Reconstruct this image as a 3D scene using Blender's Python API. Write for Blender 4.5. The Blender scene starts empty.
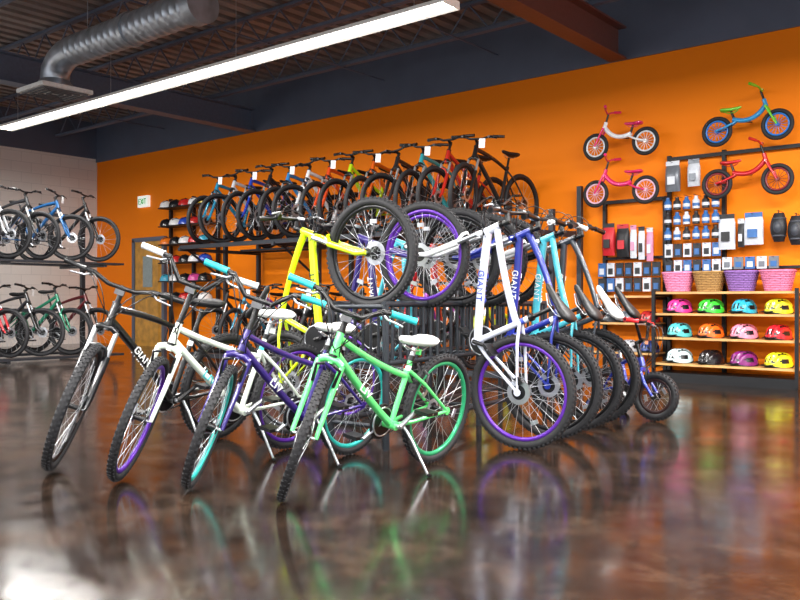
import bpy, math, random
from mathutils import Matrix, Vector
random.seed(7)
V=Vector
YAW=math.radians(39.4)
CA,SA=math.cos(YAW),math.sin(YAW)
def G(r,d,z=0.0):
    # showroom display grid: r metres across, d metres deep from the tripod
    return V((r*CA-d*SA, r*SA+d*CA, z))

# ------------------------------------------------------------ materials
def lin(h):
    h=h.lstrip('#'); o=[]
    for i in (0,2,4):
        c=int(h[i:i+2],16)/255
        o.append(c/12.92 if c<=0.04045 else ((c+0.055)/1.055)**2.4)
    return (o[0],o[1],o[2],1)
MC={}
def mat(name,col,rough=0.4,metal=0.0,coat=0.0,var=0.08,scale=25,emit=0):
    if name in MC: return MC[name]
    m=bpy.data.materials.new(name); m.use_nodes=True
    nt=m.node_tree; b=nt.nodes['Principled BSDF']
    c=lin(col) if isinstance(col,str) else col
    tc=nt.nodes.new('ShaderNodeTexCoord'); n=nt.nodes.new('ShaderNodeTexNoise'); n.inputs['Scale'].default_value=scale
    nt.links.new(tc.outputs['Object'],n.inputs['Vector'])
    r=nt.nodes.new('ShaderNodeValToRGB')
    r.color_ramp.elements[0].position=0.3; r.color_ramp.elements[1].position=0.7
    r.color_ramp.elements[0].color=tuple(x*(1-var) for x in c[:3])+(1,)
    r.color_ramp.elements[1].color=tuple(min(1,x*(1+var)) for x in c[:3])+(1,)
    nt.links.new(n.outputs['Fac'],r.inputs['Fac']); nt.links.new(r.outputs['Color'],b.inputs['Base Color'])
    b.inputs['Roughness'].default_value=rough; b.inputs['Metallic'].default_value=metal
    b.inputs['Coat Weight'].default_value=coat; b.inputs['Coat Roughness'].default_value=0.08
    if emit:
        b.inputs['Emission Color'].default_value=c; b.inputs['Emission Strength'].default_value=emit
    MC[name]=m; return m

# ------------------------------------------------------------ mesh builder
def basis(d):
    d=d.normalized(); a=V((0,0,1)) if abs(d.z)<0.9 else V((1,0,0))
    u=d.cross(a).normalized(); w=d.cross(u).normalized(); return u,w
class MB:
    def __init__(s): s.v=[];s.f=[];s.m=[];s.s=[];s.xf=Matrix.Identity(4)
    def add(s,vs,fs,mt,sm=True):
        o=len(s.v); X=s.xf
        s.v.extend([tuple(X@V(p)) for p in vs])
        for f in fs: s.f.append([i+o for i in f]); s.m.append(mt); s.s.append(sm)
    def path(s,pts,r,mt=0,seg=10,caps=True,flat=1.0):
        pts=[V(p) for p in pts]; n=len(pts)
        rs=r if isinstance(r,(list,tuple)) else [r]*n
        t0=(pts[1]-pts[0]).normalized(); u,w=basis(t0); vs=[]
        for i,p in enumerate(pts):
            if i==0: t=t0
            elif i==n-1: t=(pts[i]-pts[i-1]).normalized()
            else: t=((pts[i+1]-pts[i]).normalized()+(pts[i]-pts[i-1]).normalized()).normalized()
            u=(u-t*u.dot(t)).normalized(); w=t.cross(u)
            for k in range(seg):
                a=2*math.pi*k/seg
                vs.append(p+u*math.cos(a)*rs[i]+w*math.sin(a)*rs[i]*flat)
        fs=[]
        for i in range(n-1):
            for k in range(seg):
                a=i*seg+k; b=i*seg+(k+1)%seg
                fs.append([a,b,b+seg,a+seg])
        s.add(vs,fs,mt,True)
        if caps and seg>3:
            s.add(vs[:seg],[list(range(seg))[::-1]],mt,False); s.add(vs[-seg:],[list(range(seg))],mt,False)
    def tube(s,a,b,r0,r1=None,mt=0,seg=10,caps=True):
        s.path([a,b],[r0,r0 if r1 is None else r1],mt,seg,caps)
    def torus(s,c,R,r,mt,N=40,n=8,ry=None,axis='y'):
        ry=ry or r; vs=[];fs=[]; c=V(c)
        for i in range(N):
            a=2*math.pi*i/N
            for k in range(n):
                b=2*math.pi*k/n; rr=R+r*math.cos(b); h=ry*math.sin(b)
                if axis=='y': p=V((rr*math.cos(a),h,rr*math.sin(a)))
                elif axis=='z': p=V((rr*math.cos(a),rr*math.sin(a),h))
                else: p=V((h,rr*math.cos(a),rr*math.sin(a)))
                vs.append(c+p)
                fs.append([i*n+k,i*n+(k+1)%n,((i+1)%N)*n+(k+1)%n,((i+1)%N)*n+k])
        s.add(vs,fs,mt,True)
    def box(s,c,sz,mt=0,rot=None):
        c=V(c); x,y,z=[q/2 for q in sz]
        vs=[V((i*x,j*y,k*z)) for i in(-1,1) for j in(-1,1) for k in(-1,1)]
        if rot is not None: vs=[rot@p for p in vs]
        vs=[c+p for p in vs]
        s.add(vs,[[0,1,3,2],[4,6,7,5],[0,4,5,1],[2,3,7,6],[0,2,6,4],[1,5,7,3]],mt,False)
    def loft(s,rings,mt,caps=True,sm=True):
        n=len(rings[0]); vs=[p for r in rings for p in r]; fs=[]
        for i in range(len(rings)-1):
            for k in range(n):
                a=i*n+k;b=i*n+(k+1)%n; fs.append([a,b,b+n,a+n])
        s.add(vs,fs,mt,sm)
        if caps: s.add(rings[0],[list(range(n))[::-1]],mt,sm); s.add(rings[-1],[list(range(n))],mt,sm)
    def mesh(s,name,mats):
        me=bpy.data.meshes.new(name); me.from_pydata(s.v,[],s.f)
        me.polygons.foreach_set('material_index',s.m); me.polygons.foreach_set('use_smooth',s.s)
        for m in mats: me.materials.append(m)
        me.update(); return me
    def obj(s,name,mats,loc=(0,0,0)):
        o=bpy.data.objects.new(name,s.mesh(name,mats)); o.location=loc
        bpy.context.collection.objects.link(o); return o
def qb(a,b,c,n=8):
    a,b,c=V(a),V(b),V(c)
    return [a*(1-t)**2+b*2*t*(1-t)+c*t*t for t in [i/n for i in range(n+1)]]
def cb(a,b,c,d,n=10):
    a,b,c,d=V(a),V(b),V(c),V(d)
    return [a*(1-t)**3+b*3*t*(1-t)**2+c*3*t*t*(1-t)+d*t**3 for t in [i/n for i in range(n+1)]]

GL={'G':([[(.7,.85),(.5,1),(.2,1),(0,.8),(0,.2),(.2,0),(.5,0),(.7,.2),(.7,.5),(.4,.5)]],.95),
 'I':([[(0,0),(0,1)]],.3),'A':([[(0,0),(.35,1),(.7,0)],[(.15,.4),(.55,.4)]],.95),
 'N':([[(0,0),(0,1),(.7,0),(.7,1)]],.95),'T':([[(0,1),(.7,1)],[(.35,0),(.35,1)]],.9),
 'L':([[(0,1),(0,0),(.6,0)]],.85),'V':([[(0,1),(.35,0),(.7,1)]],.95)}

# ------------------------------------------------------------ bicycle
# slots: 0 frame 1 accent/fork 2 rim 3 tire 4 grip 5 saddle 6 metal 7 black 8 letters
def saddle(mb,c,k=1.0,mt=5,tilt=0.05):
    rings=[]
    for x,w,ht,hb in [(-.135,.02,.008,.012),(-.125,.062,.02,.028),(-.09,.078,.026,.034),(-.04,.066,.024,.03),(.01,.04,.022,.026),(.07,.025,.02,.024),(.12,.02,.016,.022),(.14,.008,.006,.012)]:
        ring=[]
        for i in range(14):
            a=2*math.pi*i/14; sn=math.sin(a)
            ring.append(V(c)+V((x*k,w*k*math.cos(a),(.02+ (ht if sn>0 else hb)*sn + x*x*.6+ x*tilt)*k)))
        rings.append(ring)
    mb.loft(rings,mt)
    for sy in(-1,1):
        mb.path([V(c)+V((-.09*k,.03*sy*k,0)),V(c)+V((-.04*k,.022*sy*k,-.03*k)),V(c)+V((.04*k,.02*sy*k,-.03*k)),V(c)+V((.1*k,.008*sy*k,0))],.0035,6,6)
def wheel(mb,c,R,tr,det,disc=True,nsp=28,rimd=.022):
    c=V(c); N=56 if det else 30
    mb.torus(c,R-tr,tr,3,N,10 if det else 6)
    mb.torus(c,R-2*tr-rimd*.3,rimd*.62,2,N,8 if det else 4,ry=.012)
    rr=R-2*tr-rimd*.6
    hw=.032
    mb.tube(c+V((0,-.055,0)),c+V((0,.055,0)),.007,mt=6,seg=8)
    mb.tube(c+V((0,-hw,0)),c+V((0,hw,0)),.014,mt=7,seg=12)
    for sy in(-1,1): mb.tube(c+V((0,sy*hw-.003,0)),c+V((0,sy*hw+.003,0)),.027,mt=7,seg=14)
    for i in range(nsp):
        a=2*math.pi*i/nsp; sy=1 if i%2 else -1
        b=a+ (0.9 if (i//2)%2 else -0.9)
        p=c+V((.025*math.cos(b),sy*hw,.025*math.sin(b))); q=c+V((rr*math.cos(a),0,rr*math.sin(a)))
        mb.path([p,q],.0016 if det else .0018,6,3,False)
    if disc:
        mb.tube(c+V((0,.042,0)),c+V((0,.044,0)),.075,mt=6,seg=28)
        mb.tube(c+V((0,.0415,0)),c+V((0,.0445,0)),.045,mt=7,seg=20)
    if det:
        K=int(2*math.pi*R/.032)
        for i in range(K):
            for row in(-1,0,1):
                a=2*math.pi*(i+(.5 if row==0 else 0))/K
                er=V((math.cos(a),0,math.sin(a))); et=V((-math.sin(a),0,math.cos(a)))
                ey=V((0,1,0)); ro=Matrix((et,ey,er)).transposed()
                mb.box(c+er*(R-.001-(.006 if row else 0))+ey*row*tr*.62,(.015,.011,.010),3,ro)
        for a in(.6,3.4): mb.box(c+V((rr*.7*math.cos(a),0,rr*.7*math.sin(a))),(.05,.006,.025),6,Matrix.Rotation(-a+1.5,3,'Y'))
def bike_mesh(name,mats,R=.345,wb=1.1,style='mtb',steer=0,det=True,tr=.026,sus=.11,hl=.12,stem=.06,rise=.03,barw=.62,
              seat=.50,sadl=.62,dt=.022,word=None,kick=0.0,train=False,tag=False,cs=.42,disc=True,sk=1.0,nsp=28,guard=False):
    mb=MB(); SG=12 if det else 7
    u=V((-.342,0,.94)); n=V((.94,0,.342))
    RH=V((0,0,R)); BB=V((cs,0,R-.04 if R>.25 else R+.02)); F=V((wb,0,R))
    A=F-n*.04; Hb=A+u*(R+sus); Ht=Hb+u*hl
    v=V((-.30,0,.954)); Sc=BB+v*seat; Sd=BB+v*sadl
    mb.tube(Hb,Ht,dt*1.05,dt*1.0,0,SG)
    mb.tube(Hb,Hb+u*.012,dt*1.25,mt=7,seg=SG)
    Hl=Hb+u*.03; Hu=Ht-u*.025
    if style=='mtb':
        mb.path(qb(Hl,(Hl+BB)/2+V((-.0,0,.03)),BB,6),[dt*1.05]*7,0,SG)
        mb.path(qb(Hu,(Hu+Sc)/2+V((0,0,.03)),Sc-v*.03,6),[dt*.95,dt*.9,dt*.85,dt*.8,dt*.75,dt*.72,dt*.7],0,SG)
        ss=Sc-v*.04
    else:
        mb.path(cb(Hl,Hl*.72+BB*.28+V((-.01,0,-.022)),BB*.7+Hl*.3+V((.02,0,-.005)),BB,10),dt*1.05,0,SG)
        low=BB+v*(seat*.72)
        mb.path(cb(Hu,Hu*.7+low*.3+V((0,0,-.022)),low*.7+Hu*.3+V((0,0,-.022)),low,10),dt*.85,0,SG)
        mb.path([low,low+v*.02],dt*.6,0,SG)
        ss=low+v*.03
    mb.tube(BB,Sc,dt*.78,dt*.78,0,SG)
    mb.tube(Sc-v*.02,Sc+v*.008,dt*.95,mt=7,seg=SG)
    mb.tube(Sc,Sd-v*.03,.0135,mt=6 if guard else 7,seg=SG)
    mb.tube(BB+V((0,-.04,0)),BB+V((0,.04,0)),.024,mt=0,seg=SG)
    for sy in(-1,1):
        y=.062*sy
        mb.path([BB+V((-.02,.02*sy,0)),BB+V((-.12,.045*sy,.008)),RH+V((0,y,0))],[.013,.011,.009],0,8)
        mb.path([ss+V((0,.012*sy,0)),ss*.7+RH*.3+V((0,.05*sy,0)),RH+V((0,y,.0))],[.011,.010,.008],0,8)
        mb.tube(RH+V((0,y-.004,0)),RH+V((0,y+.004,0)),.022,mt=0,seg=10)
    if det and not disc:
        pr=RH+(ss-RH).normalized()*(R-.03)
        for sy in(-1,1): mb.path([pr+V((0,.048*sy,-.04)),pr+V((-.02,.05*sy,.05)),pr+V((-.02,.02*sy,.065))],.008,7,6)
        mb.path(cb(pr+V((-.02,0,.065)),pr+V((.0,0,.12)),ss+V((0,.03,.06)),ss+V((.05,.02,.03))),.0026,7,5,False)
        rq=Sc+v*.03; mb.box(rq+V((-.03,0,0)),(.012,.05,.03),1)
    saddle(mb,Sd-v*.01,sk)
    if word and det:
        for side in(1,-1):
            a0,b0=Hl,BB
            xd=(b0-a0).normalized()*(1 if side>0 else -1)
            yd=V((-xd.z,0,xd.x)); yd=yd if yd.z>0 else -yd
            h=.036; tot=sum(GL[q][1] for q in word)*h*1.35
            st=(a0+b0)/2-xd*tot/2 - yd*h/2 + V((0,side*(dt*1.07),(.012 if style=='mtb' else -.008)))
            for ch in word:
                for stp in GL[ch][0]:
                    mb.path([st+xd*p[0]*h*1.25+yd*p[1]*h for p in stp],.0042,8,5)
                st=st+xd*GL[ch][1]*h*1.35
        mb.tube(BB+v*(seat*.80),BB+v*(seat*.87),dt*.8,mt=8,seg=SG)
    cr=.075 if guard else .09
    mb.tube(BB+V((0,-.05,0)),BB+V((0,-.054,0)),cr,mt=7,seg=28)
    mb.torus(BB+V((0,-.052,0)),cr,.005,6,28,5)
    if guard: mb.torus(BB+V((0,-.062,0)),cr+.008,.012,7,28,6,ry=.003)
    mb.tube(RH+V((0,-.036,0)),RH+V((0,-.05,0)),.048,.026,6,18)
    for sg in(1,-1):
        mb.path([BB+V((0,-.052,sg*cr)),RH+V((0,-.046,sg*.035))],.004,7,5)
    mb.path([RH+V((0,-.06,-.01)),RH+V((.015,-.065,-.05)),RH+V((.02,-.06,-.12))],[.012,.01,.012],7,6)
    ca=math.radians(-35)
    cl=.165 if R>.32 else (.14 if R>.25 else .1)
    d=V((math.cos(ca),0,math.sin(ca)))
    for sy,dd in((-1,d),(1,-d)):
        e=BB+dd*cl+V((0,.075*sy,0))
        mb.path([BB+V((0,.058*sy,0)),e],[.014,.010],7 if (det and not guard) else 6,8)
        mb.box(e+V((0,.055*sy,0)),(.085,.09,.018),7); mb.tube(e,e+V((0,.1*sy,0)),.006,mt=6,seg=6)
    mb.tube(BB+V((0,-.06,0)),BB+V((0,.06,0)),.011,mt=6,seg=8)
    if det and disc:
        mb.box(RH+V((.05,.055,.05)),(.05,.02,.03),7)
    if kick:
        p=BB+V((-.07,.03,-.01)); q=V((cs-.10,.20,.20*math.tan(kick)+.006))
        mb.path([p,p*.75+q*.25+V((0,.01,0)),q],[.010,.008,.007],6,8); mb.tube(q,q+V((0,.02,.0)),.009,mt=7,seg=6)
    if train:
        for sy in(-1,1):
            mb.path([RH+V((0,.06*sy,0)),RH+V((0,.13*sy,-.02)),V((0,.15*sy,.06))],.007,6,6)
            mb.torus(V((0,.17*sy,.062)),.045,.016,3,20,6); mb.tube(V((0,.155*sy,.062)),V((0,.185*sy,.062)),.042,mt=1,seg=16)
    wheel(mb,RH,R,tr,det,disc,nsp)
    mb.xf=Matrix.Translation(Hb)@Matrix.Rotation(math.radians(steer),4,u)@Matrix.Translation(-Hb)
    wheel(mb,F,R,tr,det,disc,nsp)
    cr_=Hb-u*.015
    fw=.056
    mb.tube(Hb-u*.03,Hb,dt*.8,mt=1,seg=SG)
    mb.path([cr_+V((0,-fw,-.012)),cr_+V((0,-fw*.5,.004)),cr_+V((0,fw*.5,.004)),cr_+V((0,fw,-.012))],.018,1 if det else 7,8)
    for sy in(-1,1):
        top=cr_+V((0,fw*sy,-.01)); bot=F+V((0,fw*sy,0))
        if sus>=.1:
            mid=top*.68+(bot-n*.03)*.32
            mb.tube(top,mid,.0145,mt=6,seg=8); mb.path([mid,bot*.85+top*.15-n*.02,bot],[.021,.019,.013],1,SG)
        else:
            mb.path([top,top*.5+bot*.5-n*.012,bot],[.015,.013,.010],1,SG)
            if det and not disc:
                bp_=top*.78+bot*.22+n*.02
                mb.path([bp_+V((0,-.006*sy,-.03)),bp_+n*.012+V((0,0,.05)),bp_+n*.012+V((0,-.035*sy,.065))],.008,7,6)
    if sus>=.1:
        m0=cr_*.66+F*.34-n*.01
        arch=[m0+V((0,-fw,-.02)),m0+V((.02,-fw*.7,.05)),m0+V((.025,0,.065)),m0+V((.02,fw*.7,.05)),m0+V((0,fw,-.02))]
        mb.path(arch,.011,1,8)
    mb.tube(Ht,Ht+u*.012,dt*1.1,mt=7,seg=SG); mb.tube(Ht,Ht+u*stem,.015,mt=7,seg=SG)
    St=Ht+u*stem; C=St+n*.055+V((0,0,.008))
    mb.path([St-u*.005,C],[.019,.016],7,SG); mb.tube(St-u*.03,St+u*.008,.019,mt=7,seg=SG)
    hw=barw/2
    bar=[C+V((-.05,-hw,rise)),C+V((-.02,-hw*.5,rise)),C+V((0,-hw*.22,0)),C,C+V((0,hw*.22,0)),C+V((-.02,hw*.5,rise)),C+V((-.05,hw,rise))]
    mb.path(bar,.0125,7,SG)
    if det: mb.box(C+n*.022+V((0,0,-.03)),(.012,.05,.026),6)
    for sy,e,i in((-1,bar[0],bar[1]),(1,bar[-1],bar[-2])):
        dn=(e-i).normalized(); g0=e-dn*.125
        mb.path([g0,g0+dn*.004,e-dn*.004,e],[.020,.0165,.0165,.019],4,SG)
        l0=g0-dn*.03
        mb.box(l0+V((.015,0,-.008)),(.045,.03,.022),7)
        mb.path([l0+V((.03,0,-.01)),l0+V((.055,.02*sy,-.02)),l0+dn*.1+V((.06,0,-.03))],[.006,.0055,.005],6 if det else 7,6)
        if det:
            mb.path(cb(l0+V((.02,0,-.01)),C+V((.15,.10*sy,rise+.05)),C+V((.18,.0,-.10)),Hb+V((.03,.03*sy,.02)),12),.003,7,5,False)
            mb.path(cb(l0+V((.02,0,-.01)),C+V((.11,.14*sy,rise+.01)),C+V((.12,.02*sy,-.16)),Hb+V((-.04,.03*-sy,-.0)),12),.003,7,5,False)
    if tag: mb.box(C+V((.03,.09,-.05)),(.002,.07,.10),8); 
    mb.xf=Matrix.Identity(4)
    return mb.mesh(name,mats)

tire=mat('tire_rubber','#1b1b1e',.7,var=.2,scale=60); metal=mat('brushed_metal','#c4c7cc',.28,.85); blk=mat('black_parts','#0e0e10',.35)
white=mat('white_paint','#eceef0',.3,0,.5); letw=mat('letter_white','#f4f4f4',.4)
def fm(n,c): return mat(n,c,.28,.15,.8,.05,12)
def place(me,name,pos,head,lean=0,pitch=0,R=.345,ground=0.0,sc=1.0):
    o=bpy.data.objects.new(name,me); bpy.context.collection.objects.link(o)
    M=Matrix.Rotation(head,4,'Z')@Matrix.Rotation(-lean,4,'X')@Matrix.Translation((0,0,R))@Matrix.Rotation(-pitch,4,'Y')@Matrix.Translation((0,0,-R))@Matrix.Scale(sc,4)
    zm=min((M@v.co).z for v in me.vertices)
    o.matrix_world=Matrix.Translation((pos[0],pos[1],ground-zm+.001))@M
    return o
L9=math.radians(9)
def nb(name,frame,acc,rim,grip,sad,let,gpos,gang,lean=L9,pitch=0,ground=0,**k):
    R=k.get('R',.345)
    me=bike_mesh(name,[frame,acc,rim,tire,grip,sad,metal,blk,let],**k)
    return place(me,name,G(*gpos),math.radians(gang)+YAW,lean,pitch,R,ground)
green=fm('mint_green_paint','#5fe07e'); purple=fm('deep_purple_paint','#2c1c6e'); pearl=fm('pearl_white_paint','#e6f0e2'); black=fm('gloss_black_paint','#0c0d10')
yel=fm('acid_yellow_paint','#d2ee08'); silver=fm('silver_white_paint','#d3d8e8'); blue=fm('royal_blue_paint','#1c2f96'); teal=fm('aqua_paint','#4ec4d6'); grey=fm('grey_paint','#3a3f48'); pink=fm('pink_paint','#e2246e'); red=fm('red_paint','#c31822')
tealm=mat('teal_grip','#25b3b8',.5); greenrim=mat('green_rim','#2f9f6c',.3,.3); purprim=mat('purple_rim','#5a2a9c',.3,.3); tealrim=mat('teal_rim','#2fb9b0',.3,.3)
blkrim=mat('black_rim','#141417',.3,.4); whsad=mat('white_saddle','#e9ebe8',.45); blsad=mat('black_saddle','#101012',.5); whgrip=mat('white_grip','#dfe2e4',.5); whrim=mat('white_rim','#dadde2',.3,.2)
K4=dict(style='step',kick=L9,guard=True,disc=False,sus=.07,cs=.41,dt=.0185,tr=.021)
nb('kids_bicycle',green,green,greenrim,tealm,whsad,letw,(.17,4.58),-127.7,R=.303,wb=1.08,rise=.06,stem=.08,seat=.36,sadl=.44,word='LIV',barw=.62,steer=40,**K4)
nb('kids_bicycle',purple,purple,tealrim,tealm,whsad,letw,(-.30,4.82),-127.7,R=.305,wb=1.08,rise=.08,stem=.14,seat=.40,sadl=.50,word='LIV',barw=.62,steer=40,**K4)
nb('kids_bicycle',pearl,pearl,purprim,whgrip,whsad,mat('letter_teal','#3fbcc0'),(-.68,5.01),-127.7,R=.320,wb=1.10,rise=.10,stem=.19,seat=.44,sadl=.56,word='LIV',barw=.62,steer=40,**K4)
nb('mountain_bicycle',black,black,blkrim,blk,blsad,letw,(-1.19,5.35),-122,R=.345,wb=1.13,style='mtb',steer=42,kick=L9,sus=.12,rise=.03,stem=.08,seat=.42,sadl=.60,word='GIANT',barw=.66,tr=.024)
# nose-up bikes on the centre stand ----------------------------
P50=math.radians(50)
def rg(k): return (.73+.27*k,4.97+.42*k)
KR=dict(R=.345,wb=1.1,style='step',steer=0,sus=.12,seat=.40,sadl=.58,disc=True,word='GIANT',dt=.025)
nb('mountain_bicycle',silver,white,purprim,blk,blsad,mat('letter_blue','#3a4fb0'),rg(0),145.2,0,P50,**KR)
KB=dict(KR); KB.update(style='mtb')
nb('mountain_bicycle',blue,blue,blkrim,blk,blsad,letw,rg(.92),145.2,0,P50,**KB)
nb('mountain_bicycle',teal,white,blkrim,whgrip,whsad,letw,rg(1.75),145.2,0,P50,**KR)
nb('mountain_bicycle',grey,black,blkrim,blk,blsad,letw,rg(2.5),145.2,0,P50,**KB)
def lg(s): return (-.76+.54*s,5.54+.84*s)
nb('mountain_bicycle',yel,yel,blkrim,blk,blsad,blk,lg(0),-34.8,0,P50,**KB)
nb('mountain_bicycle',purple,purple,purprim,blk,blsad,letw,lg(.64),-34.8,0,P50,**KR)
nb('mountain_bicycle',teal,black,blkrim,blk,blsad,letw,lg(1.12),-34.8,0,P50,**KB)
nb('mountain_bicycle',red,black,blkrim,blk,blsad,letw,lg(1.56),-34.8,0,P50,**KB)
# little bike with stabilisers
nb('toddler_bicycle',blue,blue,mat('dark_red_rim','#2a1414'),mat('red_grip','#d8202a'),blsad,letw,(1.66,6.62),-64,0,R=.18,wb=.52,style='mtb',steer=20,sus=.05,hl=.08,stem=.12,rise=.13,barw=.42,seat=.24,sadl=.34,cs=.23,train=True,tr=.026,disc=False,sk=.8,guard=True,dt=.023,nsp=20)

# centre stand -------------------------------------------------
def S(s,h,z): # s along stand, h across
    return G(s*.54+h*.82,s*.84-h*.57,z)
mb=MB(); s0,s1,hc=4.0,6.45,-2.96
for h in(-.21,.21):
    mb.path([S(s0,hc+h,.875),S(s1,hc+h,.875)],.02,0,10); mb.path([S(s0,hc+h,.52),S(s1,hc+h,.52)],.016,0,10)
    mb.path([S(s0,hc+h,.14),S(s1,hc+h,.14)],.016,0,10)
    for i in range(28):
        s=s0+(s1-s0)*i/27; mb.path([S(s,hc+h,.52),S(s,hc+h,.875)],.011,0,6)
    for s in(s0+.02,(s0+s1)/2,s1-.02): mb.path([S(s,hc+h,.0),S(s,hc+h,.88)],.022,0,10)
for s in(s0+.02,(s0+s1)/2,s1-.02):
    for z in(.14,.52,.86): mb.path([S(s,hc-.21,z),S(s,hc+.21,z)],.014,0,8)
mb.obj('bicycle_display_stand',[mat('stand_grey_steel','#33373d',.45,.5)])

# back wall two tier rack --------------------------------------
cols=['#1d8fb8','#c9ccd2','#1c3fb0','#1a1a1e','#2f86c8','#e4e6ea','#d84a18','#b8d818','#d05a10','#222226','#2fa0a8','#b8281c','#181a1c']
LM=[black,black,blkrim,tire,blk,blsad,metal,blk,letw]
lo1=bike_mesh('shop_bike_a',LM,det=False,steer=14,tag=True,nsp=18,seat=.44,sadl=.6,sus=.12,dt=.026)
lo2=bike_mesh('shop_bike_b',LM,det=False,steer=-6,nsp=18,seat=.42,sadl=.64,sus=.12,dt=.026)
lo3=bike_mesh('shop_bike_c',LM,det=False,steer=5,nsp=18,style='step',seat=.40,sadl=.6,sus=.12,stem=.1,dt=.026)
def far(me,pos,head,ground,col,sc=1.0,both=False):
    o=place(me,'mountain_bicycle',pos,head,0,0,.345,ground,sc)
    m=fm('paint_'+col[1:],col)
    o.material_slots[0].link='OBJECT'; o.material_slots[0].material=m
    o.material_slots[1].link='OBJECT'; o.material_slots[1].material=m if both else black
    return o
for k in range(13):
    X=-10.25+.40*k
    far([lo1,lo2,lo1,lo3][k%4],(X,9.05,0),math.radians(-90-3),1.74,cols[k%len(cols)],1.09,k%3!=1)
for k in range(12):
    X=-10.15+.43*k
    far([lo2,lo1,lo3][k%3],(X,9.03,0),math.radians(-90),.10,['#1b1b20','#2f7f9c','#8a2fa0','#20242c','#c0d020','#1e1e22','#b02030'][k%7],1.0,k%2==1)
mb=MB()
x0,x1=-10.75,-4.75
for z in(.09,1.73):
    for y in(7.86,9.03):
        mb.box(((x0+x1)/2,y,z-.015),(x1-x0,.22,.03),0)
    for y in(7.74,9.15): mb.box(((x0+x1)/2,y,z-.02),(x1-x0,.04,.06),0)
for x in(x0+.02,-8.6,-6.6,x1-.02):
    for y in(8.6,9.3): mb.box((x,y,.98 if y<9 else 1.15),(.06,.06,1.96 if y<9 else 2.3),0)
    for z in(.05,1.68): mb.box((x,8.5,z),(.05,1.6,.05),0)
    mb.path([(x,8.6,1.2),(x,7.86,1.68)],.018,0,6)
mb.obj('bicycle_rack',[mat('rack_dark_steel','#303339',.45,.4)])
# left rack
hd=math.radians(27)
for t,zg in((0,.10),(1,1.47)):
    for k in range(6):
        fx,fy=-11.4,6.75-.45*k
        far([lo2,lo3,lo1][(k+t)%3],(fx-1.1*math.cos(hd),fy-1.1*math.sin(hd),0),hd,zg,[['#5a1018','#1d8060','#202024','#c31b25','#1a1a1e','#2a2a30'],['#141417','#1b5f9a','#2b2d31','#d0d2d6','#3c6fb0','#202024']][t][k],1.0,k%2==1)
mb=MB()
for z in(.09,1.46):
    mb.box((-11.4,5.6,z-.015),(.24,3.0,.03),0); mb.box((-12.38,5.1,z-.015),(.24,3.4,.03),0)
for y in(4.15,5.6,7.05):
    mb.box((-11.95,y-.25,1.1),(.06,.06,2.2),0)
    for z in(.05,1.42): mb.box((-11.95,y-.25,z),(1.3,.05,.05),0)
mb.box((-11.95,5.35,2.18),(.05,3.0,.05),0); mb.box((-11.95,5.35,.75),(.05,3.0,.05),0)
mb.obj('bicycle_rack',[MC['rack_dark_steel']])

# ------------------------------------------------------------ room
def wallbox(name,a,b,m):
    mb=MB(); c=[(a[i]+b[i])/2 for i in range(3)]; mb.box((0,0,0),[abs(b[i]-a[i]) for i in range(3)],0)
    return mb.obj(name,[m],c)
def nmat(name):
    m=bpy.data.materials.new(name); m.use_nodes=True; return m,m.node_tree,m.node_tree.nodes['Principled BSDF']
m,nt,b=nmat('orange_wall_paint')
g=nt.nodes.new('ShaderNodeNewGeometry'); n=nt.nodes.new('ShaderNodeTexNoise'); n.inputs['Scale'].default_value=.7; n.inputs['Detail'].default_value=3
r=nt.nodes.new('ShaderNodeValToRGB'); r.color_ramp.elements[0].color=(.93,.215,.003,1); r.color_ramp.elements[1].color=(.97,.24,.004,1)
nt.links.new(g.outputs['Position'],n.inputs['Vector']); nt.links.new(n.outputs['Fac'],r.inputs['Fac']); nt.links.new(r.outputs['Color'],b.inputs['Base Color'])
b.inputs['Roughness'].default_value=.55; b.inputs['Specular IOR Level'].default_value=.15
n2=nt.nodes.new('ShaderNodeTexNoise'); n2.inputs['Scale'].default_value=90; bp=nt.nodes.new('ShaderNodeBump'); bp.inputs['Strength'].default_value=.05
nt.links.new(g.outputs['Position'],n2.inputs['Vector']); nt.links.new(n2.outputs['Fac'],bp.inputs['Height']); nt.links.new(bp.outputs['Normal'],b.inputs['Normal'])
orange=m
m,nt,b=nmat('painted_block_wall')
g=nt.nodes.new('ShaderNodeNewGeometry'); sp=nt.nodes.new('ShaderNodeSeparateXYZ'); cbn=nt.nodes.new('ShaderNodeCombineXYZ')
nt.links.new(g.outputs['Position'],sp.inputs[0]); nt.links.new(sp.outputs['Y'],cbn.inputs['X']); nt.links.new(sp.outputs['Z'],cbn.inputs['Y'])
br=nt.nodes.new('ShaderNodeTexBrick'); br.inputs['Scale'].default_value=1; br.inputs['Brick Width'].default_value=.4; br.inputs['Row Height'].default_value=.2; br.inputs['Mortar Size'].default_value=.006
br.inputs['Color1'].default_value=(.80,.77,.73,1); br.inputs['Color2'].default_value=(.77,.74,.70,1); br.inputs['Mortar'].default_value=(.66,.64,.61,1)
nt.links.new(cbn.outputs[0],br.inputs['Vector']); nt.links.new(br.outputs['Color'],b.inputs['Base Color']); b.inputs['Roughness'].default_value=.6
block=m
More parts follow.
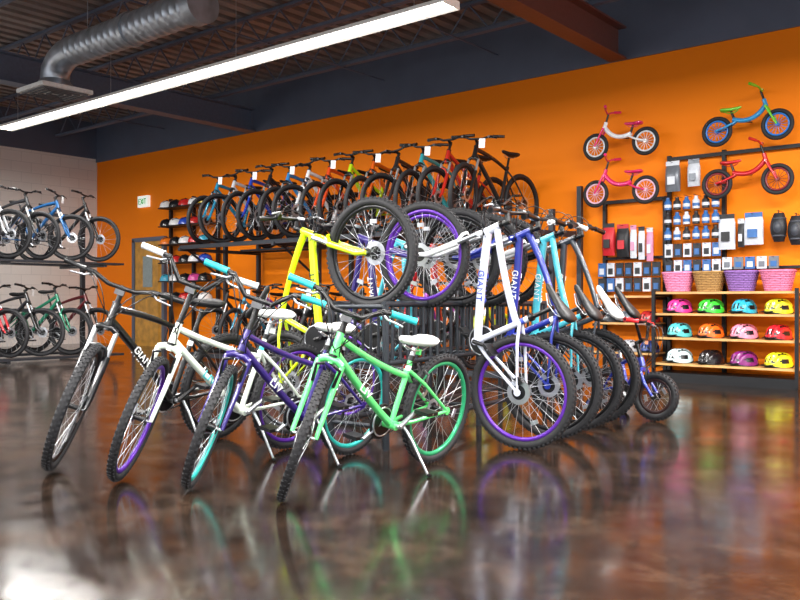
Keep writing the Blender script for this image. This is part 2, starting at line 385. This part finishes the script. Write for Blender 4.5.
# floor
m,nt,b=nmat('polished_stained_concrete')
g=nt.nodes.new('ShaderNodeNewGeometry')
n=nt.nodes.new('ShaderNodeTexNoise'); n.inputs['Scale'].default_value=2.8; n.inputs['Detail'].default_value=14; n.inputs['Roughness'].default_value=.74; n.inputs['Distortion'].default_value=.2
nt.links.new(g.outputs['Position'],n.inputs['Vector'])
r=nt.nodes.new('ShaderNodeValToRGB'); cr=r.color_ramp
cr.elements[0].position=.36; cr.elements[0].color=(.005,.0035,.0028,1); cr.elements[1].position=.72; cr.elements[1].color=(.060,.036,.023,1)
e=cr.elements.new(.52); e.color=(.018,.011,.0075,1)
nt.links.new(n.outputs['Fac'],r.inputs['Fac'])
br=nt.nodes.new('ShaderNodeTexBrick'); br.offset=0; br.inputs['Scale'].default_value=1; br.inputs['Brick Width'].default_value=3.6; br.inputs['Row Height'].default_value=3.6; br.inputs['Mortar Size'].default_value=.006
br.inputs['Color1'].default_value=(1,1,1,1); br.inputs['Color2'].default_value=(1,1,1,1); br.inputs['Mortar'].default_value=(.25,.25,.25,1)
nt.links.new(g.outputs['Position'],br.inputs['Vector'])
mx=nt.nodes.new('ShaderNodeMix'); mx.data_type='RGBA'; mx.blend_type='MULTIPLY'; mx.inputs[0].default_value=1
nt.links.new(r.outputs['Color'],mx.inputs[6]); nt.links.new(br.outputs['Color'],mx.inputs[7]); nt.links.new(mx.outputs[2],b.inputs['Base Color'])
n3=nt.nodes.new('ShaderNodeTexNoise'); n3.inputs['Scale'].default_value=6; n3.inputs['Detail'].default_value=10
mr=nt.nodes.new('ShaderNodeMapRange'); mr.inputs['From Min'].default_value=.3; mr.inputs['From Max'].default_value=.7; mr.inputs['To Min'].default_value=.10; mr.inputs['To Max'].default_value=.19
nt.links.new(g.outputs['Position'],n3.inputs['Vector']); nt.links.new(n3.outputs['Fac'],mr.inputs['Value']); nt.links.new(mr.outputs[0],b.inputs['Roughness'])
b.inputs['IOR'].default_value=1.42
n4=nt.nodes.new('ShaderNodeTexNoise'); n4.inputs['Scale'].default_value=26; n4.inputs['Detail'].default_value=4
nt.links.new(g.outputs['Position'],n4.inputs['Vector'])
bp=nt.nodes.new('ShaderNodeBump'); bp.inputs['Strength'].default_value=.06; bp.inputs['Distance'].default_value=.003; nt.links.new(n4.outputs['Fac'],bp.inputs['Height']); nt.links.new(bp.outputs['Normal'],b.inputs['Normal'])
concrete=m
XL,YB=-15.96,9.41
trimc=mat('slate_blue_paint','#586072',.5,0,0,.06,3)
wallbox('floor',(XL-.2,-5,-.1),(6,YB+.2,0),concrete)
wallbox('wall_back',(XL-.2,YB,0),(6,YB+.2,3.78),orange)
wallbox('trim_1',(XL-.2,YB-.03,3.78),(6,YB+.2,4.6),trimc)
wallbox('wall_left',(XL-.2,-5,0),(XL,YB,3.85),block)
wallbox('trim_2',(XL-.2,-5,3.85),(XL+.03,YB,4.6),trimc)
mb=MB(); 
mb.box((-4.98,2.2,4.68),(22.4,14.8,.04),0)
x=XL
while x<6:
    mb.box((x,2.2,4.63),(.12,14.8,.06),0); x+=.24
mb.obj('ceiling',[mat('steel_deck_paint','#8f8580',.55,.1,0,.2,1.5)])
jm=mat('joist_paint','#5d687c',.5,.1)
for y in [8.5,7.1,5.7,4.3,2.9,1.5,.1]:
    mb=MB()
    for z in(4.57,4.20):
        for s_ in(-.022,.022): mb.box((-4.95,s_,z),(21.9,.035,.04),0)
    x=-15.8; up=False
    while x<5.6:
        a=(x,0,4.20 if not up else 4.57); b_=(x+.32,0,4.57 if not up else 4.20); mb.path([a,b_],.012,0,5); x+=.32; up=not up
    mb.obj('ceiling_joist',[jm],(0,y,0))
def ibeam(name,x,m,z0=3.78,w=.22,h=.385):
    mb=MB(); L=14.2
    mb.box((0,0,.01),(w,L,.022),0); mb.box((0,0,h-.01),(w,L,.022),0); mb.box((0,0,h/2),(.014,L,h-.04),0)
    mb.obj(name,[m],(x,YB-.05-L/2,z0))
ibeam('steel_beam',-4.3,mat('red_oxide_paint','#664038',.5))
ibeam('steel_beam',-11.0,jm)
for x in(-8.0,-13.5,-6.0):
    mb=MB(); mb.path([(x,-4.5,4.165),(x,YB-.05,4.165)],.011,0,6); mb.obj('joist_bridging',[jm])
# duct
galv=mat('galvanised_steel','#b9c0c8',.36,.75,0,.25,6)
mb=MB(); y0,zd=5.3,3.95
def ringx(x,r): return [V((x,y0+r*math.cos(2*math.pi*k/28),zd+r*math.sin(2*math.pi*k/28))) for k in range(28)]
rs=[]; xx=-9.55
while xx<-7.1:
    rs.append(ringx(xx,.175)); rs.append(ringx(xx+.09,.175)); rs.append(ringx(xx+.10,.182)); rs.append(ringx(xx+.115,.182)); xx+=.125
mb.loft(rs,0)
mb.path([(-7.12,y0,zd),(-6.97,y0,zd)],.205,0,28); mb.path([(-8.3,y0,zd),(-8.24,y0,zd)],.195,0,28)
mb.path([(-9.5,y0,zd),(-9.68,y0,zd-.01),(-9.84,y0,zd-.07),(-9.95,y0,zd-.17),(-9.97,y0,zd-.30)],.175,0,28)
mb.path([(-9.97,y0,3.66),(-9.97,y0,3.56)],[.175,.24],0,28)
mb.box((-9.97,y0,3.52),(.66,.66,.05),1)
for q in(.56,.42,.28,.14):
    for sx,sy,w,h in((0,q/2,q,.02),(0,-q/2,q,.02),(q/2,0,.02,q),(-q/2,0,.02,q)): mb.box((-9.97+sx,y0+sy,3.485),(w,h,.02),2)
for x in(-9.2,-7.4): mb.path([(x,y0,4.6),(x,y0,4.1)],.006,0,5)
mb.obj('ventilation_duct',[galv,mat('diffuser_white','#e6e6e2',.5),mat('diffuser_slot','#55585c',.6)])
# lamps
tubem=mat('fluorescent_tube','#fff8ee',.4,emit=8); housing=mat('lamp_housing','#f1efe9',.5,emit=.12)
def lamp(y,xa,xb,pw,z=3.5):
    mb=MB(); L=xb-xa
    pr=[(-.13,-.0),(-.13,.012),(-.05,.075),(.05,.075),(.13,.012),(.13,0),(.05,.05),(-.05,.05)]
    mb.loft([[V((-L/2,a,b)) for a,b in pr],[V((L/2,a,b)) for a,b in pr]],0,sm=False)
    mb.box((-L/2,0,.035),(.01,.24,.07),0); mb.box((L/2,0,.035),(.01,.24,.07),0)
    k=int(L/1.22)
    for s_ in(-.055,.055):
        for j in range(k):
            a=-L/2+j*L/k+.02; mb.path([(a,s_,.02),(a+L/k-.04,s_,.02)],.02,1,10)
    for q in(-.45,-.15,.15,.45): mb.path([(q*L,0,.07),(q*L,0,1.08)],.004,2,5)
    mb.obj('fluorescent_light_fixture',[housing,tubem,metal],((xa+xb)/2,y,z))
    l=bpy.data.lights.new('tube_light','AREA'); l.shape='RECTANGLE'; l.size=L-.1; l.size_y=.2; l.energy=pw; l.color=(1,.975,.95)
    lo=bpy.data.objects.new('tube_light',l); lo.location=((xa+xb)/2,y,z-.012); bpy.context.collection.objects.link(lo)
lamp(5.95,-12.7,-4.3,240); lamp(1.6,-12.7,-4.2,950); lamp(1.6,-2.6,5.0,700); lamp(5.95,-2.6,5.0,800); lamp(-2.5,-12,5,1200)

# door + exit sign
wd=mat('golden_oak_door','#c08a30',.45,0,.3,.25,8)
mb=MB(); mb.box((-14.02,YB-.03,1.02),(.92,.04,2.04),0); mb.box((-14.02,YB-.055,1.02),(.7,.02,1.8),0)
for sx in(-.50,.50): mb.box((-14.02+sx,YB-.04,1.04),(.08,.07,2.08),1)
mb.box((-14.02,YB-.04,2.08),(1.08,.07,.08),1); mb.box((-14.02,YB-.07,1.45),(.3,.02,.6),2); mb.path([(-13.65,YB-.08,1.0),(-13.78,YB-.08,1.0)],.014,3,8)
mb.obj('door_1',[wd,trimc,mat('door_glass','#8d9b9c',.1),metal])
mb=MB(); mb.box((0,0,0),(.34,.06,.22),0)
def strokes(mb,x,chs,h,mt):
    for st in chs: mb.path([(x+p[0]*h,-.034,-h/2+p[1]*h) for p in st],.008,mt,5)
E=[[(.6,1),(0,1),(0,0),(.6,0)],[(0,.5),(.5,.5)]]; Xg=[[(0,0),(.6,1)],[(0,1),(.6,0)]]; Ig=[[(0,0),(0,1)]]; Tg=[[(0,1),(.7,1)],[(.35,0),(.35,1)]]
for x,c in((-.13,E),(-.055,Xg),(.022,Ig),(.05,Tg)): strokes(mb,x,c,.10,1)
mb.obj('exit_sign',[mat('sign_white','#eef2ea',.4,emit=.5),mat('sign_green','#189a4a',.4,emit=.4)],(-14.2,YB-.035,2.83))

# helmets
def helmet_mesh(name,shell):
    mb=MB(); NU,NV=40,14; vs=[]
    for j in range(NV+1):
        ph=math.pi/2*j/NV
        for i in range(NU):
            a=2*math.pi*i/NU; cx=math.cos(a); cy=math.sin(a); rr=math.cos(ph)**.75
            x=.135*rr*cx; y=.1*rr*cy; z=.125*math.sin(ph)
            if j<3: z+= .012*math.cos(2*a)*(3-j)/3
            g_=1+.05*math.cos(y*170)*(math.sin(ph*2))
            vs.append(V((x*g_,y*g_,z*g_+.012)))
    for j in range(NV):
        for i in range(NU):
            q=[j*NU+i,j*NU+(i+1)%NU,(j+1)*NU+(i+1)%NU,(j+1)*NU+i]
            c=sum((vs[t] for t in q),V())/4
            vent= 2<=j<=11 and math.cos(c.y*170)<-.15 and (math.sin(c.x*48+1.2)>-.35)
            mb.add([vs[t] for t in q],[[0,1,2,3]],1 if vent else 0,False)
    mb.path([vs[i]+V((0,0,-.006)) for i in range(NU)]+[vs[0]+V((0,0,-.006))],.007,1,6)
    mb.loft([[V((.11,-.07,.02)),V((.11,.07,.02)),V((.11,.07,.028)),V((.11,-.07,.028))],[V((.17,-.045,.012)),V((.17,.045,.012)),V((.17,.045,.017)),V((.17,-.045,.017))]],1,sm=False)
    for sy in(-1,1): mb.path([(.05,.085*sy,.02),(.0,.05*sy,.008),(-.05,.085*sy,.02)],.004,1,5)
    return mb.mesh(name,[shell,blk])
HM=helmet_mesh('helmet',white)
def helmet(pos,rot,col,k=1.0):
    o=bpy.data.objects.new('bicycle_helmet',HM); bpy.context.collection.objects.link(o)
    o.location=pos; o.rotation_euler=(0,0,rot); o.scale=(k,k,k)
    o.material_slots[0].link='OBJECT'; o.material_slots[0].material=mat('helmet_'+col[1:],col,.25,0,.6)
rows=[(.765,['#e83a90','#3fcb3a','#2fa7c4','#e6e02a']),(.50,['#57c7c9','#f06a1e','#f08aa0','#cf1f2a']),(.215,['#cfe9ec','#1b1416','#7a1f6a','#e4e01c'])]
for z,cs_ in rows:
    for j,c in enumerate(cs_): helmet((-3.44+.345*j,9.08,z-.005),math.radians(-90-25+random.uniform(-15,15)),c,1.12)
# shelving
wood=mat('shelf_board_wood','#c79a5e',.5,0,.1,.15,10); bsteel=mat('black_steel_upright','#16171a',.5,.3)
mb=MB()
for z in(.205,.49,.755,.99): mb.box((-2.93,9.12,z-.012),(1.46,.40,.024),0)
for x in(-3.67,-3.05,-2.19):
    mb.box((x,9.37,1.28),(.04,.05,2.56),1)
for x in(-3.67,-2.19):
    mb.box((x,8.91,.52),(.035,.035,1.0),1)
    for z in(.19,.475,.74,.975): mb.box((x,9.14,z-.02),(.025,.44,.03),1)
mb.box((-2.93,9.12,.05),(1.5,.42,.10),1)
mb.box((-2.93,9.36,2.52),(1.5,.03,.04),1); mb.box((-2.93,9.36,1.25),(1.5,.03,.03),1)
mb.obj('shelving_unit',[wood,bsteel])
mb=MB()
for z in(.95,.64,.30): mb.box((-4.08,9.2,z-.012),(.74,.36,.024),0)
for x in(-4.47,-3.72): mb.box((x,9.37,1.05),(.04,.05,2.1),1)
for z in(.95,.64,.30):
    for x in(-4.45,-3.71): mb.box((x,9.2,z-.03),(.02,.38,.03),1)
mb.box((-4.08,9.36,2.08),(.78,.03,.04),1); mb.box((-4.08,9.36,1.40),(.78,.03,.03),1)
mb.obj('shelving_unit',[wood,bsteel])
for j,c in enumerate(['#2a2d33','#6b7078','#b52a2a']): helmet((-4.33+.25*j,9.18,.641),math.radians(-110),c,1.0)
for j,c in enumerate(['#222428','#c8ccd0','#334a8c']): helmet((-4.33+.25*j,9.18,.301),math.radians(-100),c,1.0)
# baskets
def basket(x,col):
    mb=MB(); H=.20
    def ring(z,t):
        w=.115+.045*t; d=.085+.035*t; pts=[]
        for i in range(36):
            a=2*math.pi*i/36; c,s_=math.cos(a),math.sin(a)
            pts.append(V((w*math.copysign(abs(c)**.55,c),d*math.copysign(abs(s_)**.55,s_),z)))
        return pts
    NR=12
    for j in range(NR):
        t=j/(NR-1); rg_=ring(.008+H*t,t)
        rg_=[p+V((p.x,p.y,0)).normalized()*.004*(1 if (i+j)%2 else -1) for i,p in enumerate(rg_)]
        mb.path(rg_+[rg_[0]],.0075,0,6,False)
    a,b_=ring(.004,0),ring(H,1)
    for i in range(0,36,2): mb.path([a[i],b_[i]],.004,1,5,False)
    mb.loft([a,b_],1,caps=False); mb.add(a,[list(range(36))],1,False)
    r2=ring(H+.008,1.05); mb.path(r2+[r2[0]],.012,0,8,False)
    mb.obj('wicker_basket',[mat('wicker_'+col[1:],col,.6,var=.2,scale=40),mat('wickerdark_'+col[1:],tuple(v*.5 for v in lin(col)[:3])+(1,),.7)],(x,9.1,.993))
for x,c in((-3.46,'#e888b0'),(-3.12,'#a88048'),(-2.78,'#8a62a8'),(-2.42,'#d8789c')): basket(x,c)

# balance bikes
def balance(name,xr,z,dirx,fc,ac,rc,wb=.62,R=.165):
    mb=MB()
    for cx in(0,wb):
        mb.torus((cx,0,0),R-.022,.022,1,36,8); mb.torus((cx,0,0),R-.052,.011,2,36,6,ry=.014)
        mb.tube((cx,-.03,0),(cx,.03,0),.02,mt=2,seg=12)
        for k in range(14):
            a=2*math.pi*k/14; mb.path([(cx+.015*math.cos(a),0,.015*math.sin(a)),(cx+(R-.06)*math.cos(a),0,(R-.06)*math.sin(a))],.0028,2,5,False)
    Hb=V((wb-.11,0,.20)); Ht=V((wb-.135,0,.28)); 
    mb.tube(Hb,Ht,.022,mt=0,seg=10)
    mb.path(cb(Hb+V((0,0,.03)),(wb-.2,0,.08),(.3,0,.06),(.17,0,.11),10),.026,0,10)
    for sy in(-1,1):
        mb.path([(.2,.015*sy,.08),(.1,.045*sy,.03),(0,.045*sy,0)],.012,0,8)
        mb.path([Hb+V((0,.035*sy,0)),V((wb,.04*sy,0))],[.014,.011],3,8)
    mb.path([Hb+V((0,-.04,0)),Hb+V((0,.04,0))],.015,3,8)
    mb.path([(.19,0,.09),(.15,0,.2)],.014,4,8); saddle(mb,(.145,0,.205),.8,5)
    mb.tube(Ht,Ht+V((-.03,0,.09)),.012,mt=4,seg=8)
    c=Ht+V((-.02,0,.09)); mb.path([c+V((-.06,-.2,.05)),c+V((-.01,-.08,.03)),c,c+V((-.01,.08,.03)),c+V((-.06,.2,.05))],.011,3,8)
    for sy in(-1,1): mb.path([c+V((-.03,.12*sy,.038)),c+V((-.065,.205*sy,.05))],.017,5,8)
    mb.path([(.3,.0,.07),(.3,.215,.10)],.01,4,6)
    me=mb.mesh(name,[fc,tire,rc,ac,blk,ac])
    o=bpy.data.objects.new(name,me); bpy.context.collection.objects.link(o)
    if dirx<0:
        for v_ in me.vertices: v_.co.x*=-1
        me.flip_normals()
    o.location=(xr,9.16,z)
grn=fm('lime_paint','#6cc22a')
balance('balance_bike',-3.87,2.73,-1,white,pink,whrim)
balance('balance_bike',-3.87,2.17,-1,pink,pink,mat('pale_pink_rim','#e6b8cc',.3))
balance('balance_bike',-3.06,2.73,1,fm('sky_blue_paint','#2a8fc8'),grn,mat('blue_rim','#1f6fc0',.3))
balance('balance_bike',-3.06,2.16,1,red,red,mat('red_rim','#7a2028',.3))
# hanging goods
def card(mb,x,z,w,h,m,t=.02,y=9.25):
    mb.box((x,y,z),(w,t,h),m); mb.box((x,y-t/2-.003,z-h*.12),(w*.6,.006,h*.45),(m+1)%3)
    mb.path([(x,9.38,z+h/2-.01),(x,y-.08,z+h/2-.01)],.003,3,5)
blu=mat('package_blue','#2a5f9c',.4); wh=mat('package_white','#c9ced6',.35); gm=mat('package_grey','#6d727a',.3,.2); dk=mat('package_dark','#1b1c20',.5); rd=mat('package_red','#c2202c',.5)
mb=MB()
for ri,rz in enumerate((1.99,1.82,1.65,1.46,1.28)):
    for j in range(6):
        x=-3.63+.107*j
        if ri==3:
            card(mb,x,rz,.09,.15,[1,2,1,2,1,0][j]); continue
        if ri==4:
            card(mb,x,rz,.09,.14,[2,1,0,2,0,1][j]); continue
        c0=[0,2,0,1,2,0][(j+ri)%6]
        mb.path([(x,9.22,rz-.07),(x,9.22,rz+.02),(x,9.22,rz+.04),(x,9.22,rz+.07)],[.040,.040,.022,.02],c0,12)
        mb.path([(x,9.22,rz-.045),(x,9.22,rz-.01)],.0415,1 if c0!=1 else 0,12); mb.path([(x,9.38,rz+.08),(x,9.14,rz+.08)],.003,3,5)
mb.obj('water_bottle_display',[blu,wh,dk,bsteel])
mb=MB()
def bag(mb,x,z,w,h,m,m2,d=.05):
    rings=[]
    for t in(0,.08,.3,.6,.85,.95,1):
        ww=w/2*(1 if t<.9 else .9); dd=d*math.sin(math.pi*min(max(t,.03),.97))+.004
        rings.append([V((x+ww*math.copysign(abs(math.cos(2*math.pi*i/16))**.6,math.cos(2*math.pi*i/16)),9.24+dd*math.sin(2*math.pi*i/16),z-h/2+h*t)) for i in range(16)])
    mb.loft(rings,m); mb.box((x,9.235,z+h/2+.02),(w*.9,.012,.05),m2); mb.path([(x,9.38,z+h/2+.03),(x,9.14,z+h/2+.03)],.003,3,5)
    mb.box((x,9.24-d-.004,z-.03),(w*.5,.012,h*.3),m2)
bag(mb,-3.58,2.28,.17,.30,2,1); bag(mb,-3.34,2.30,.14,.26,1,2)
bag(mb,-2.98,1.62,.18,.34,1,4); bag(mb,-2.70,1.64,.20,.30,1,0); bag(mb,-2.83,1.60,.07,.26,4,1,.03)
for j in range(5): card(mb,-2.98+.12*j,1.30,.10,.13,[1,2,0,1,2][j])
mb.obj('packaged_accessories',[blu,wh,gm,bsteel,dk])
mb=MB()
for j,(x,m_,m2) in enumerate([(-4.36,4,2),(-4.18,2,4),(-4.05,1,5),(-3.95,1,2),(-3.85,5,1)]):
    bag(mb,x,1.60-.02*j,.16 if j<2 else .08,.34,m_,m2,.06 if j<2 else .03)
for j in range(7):
    for z in(1.26,1.08): card(mb,-4.45+.112*j,z,.095,.16,[2,0,1,2,2,1,2][(j+int(z*7))%7])
mb.obj('packaged_accessories',[blu,wh,dk,bsteel,rd,mat('package_pink','#d88aac',.5)])
mb=MB()
for x,z in((-2.44,1.66),(-2.27,1.62)):
    rings=[]
    for t in(0,.1,.3,.5,.7,.9,1):
        w_=.05+.035*math.sin(math.pi*t); d_=.03+.035*math.sin(math.pi*t)
        rings.append([V((x+w_*math.cos(2*math.pi*i/14),9.22-.02*math.sin(math.pi*t)+d_*math.sin(2*math.pi*i/14),z-.15+.30*t)) for i in range(14)])
    mb.loft(rings,0)
    mb.loft([[V((p.x*.6+x*.4,p.y-.018,p.z*.6+z*.4)) for p in r_] for r_ in rings[1:-1]],2)
    for zz in(-.09,.09): mb.torus((x,9.22,z+zz),.062,.012,2,20,6,axis='z')
    mb.path([(x,9.38,z+.17),(x,9.14,z+.17)],.003,1,5); mb.path([(x,9.2,z+.14),(x,9.2,z+.18)],.006,1,5)
mb.obj('knee_pads',[dk,bsteel,mat('pad_grey','#3c4048',.5)])
# far helmet display
mb=MB()
for x in(-13.25,-12.55,-11.85): mb.box((x,9.33,1.45),(.05,.06,2.7),0)
HC=['#f0f0f0','#d02a2a','#2a4fc0','#e8c820','#ef7a20','#1a1a1e','#e050a0','#40a8c8']; ms=[bsteel]+[mat('helmet_'+c[1:],c,.25,0,.6) for c in HC]+[blk]
seq=[1,6,2,1,4, 6,1,3,2,6, 5,6,1,2,8, 6,2,6,1,3, 8,1,6,7,6, 1,6,2,6,1]
for ri,zr in enumerate((2.62,2.28,1.94,1.60,1.26,.92)):
    mb.box((-12.55,9.2,zr-.02),(1.45,.28,.02),0)
    for j in range(5):
        x=-13.12+.285*j; mi=seq[ri*5+j]
        mb.xf=Matrix.Translation((x,9.15,zr-.008))@Matrix.Rotation(math.radians(-110),4,'Z')
        rings=[]
        for t in range(7):
            ph=math.pi/2*t/6.3; rings.append([V((.135*math.cos(ph)**.75*math.cos(a),.1*math.cos(ph)**.75*math.sin(a),.13*math.sin(ph))) for a in [2*math.pi*q/18 for q in range(18)]])
        mb.loft(rings,mi)
        for yy in(-.045,0,.045): mb.path([(.09,yy,.09),(.0,yy*1.1,.133 if yy==0 else .120),(-.09,yy,.09)],.010,9,5)
        mb.xf=Matrix.Identity(4)
mb.obj('helmet_display_rack',ms)

# ------------------------------------------------------------ world, camera
w=bpy.data.worlds.new('World'); bpy.context.scene.world=w; w.use_nodes=True
w.node_tree.nodes['Background'].inputs[0].default_value=(.94,.95,1,1); w.node_tree.nodes['Background'].inputs[1].default_value=1.2
cam=bpy.data.cameras.new('Camera'); cam.lens=37.3; cam.sensor_width=36; co=bpy.data.objects.new('Camera',cam)
co.location=(0,0,.9); co.rotation_euler=(math.pi/2,0,YAW); bpy.context.collection.objects.link(co); bpy.context.scene.camera=co
bpy.context.scene.view_settings.view_transform='Standard'
bpy.context.scene.view_settings.exposure=.15
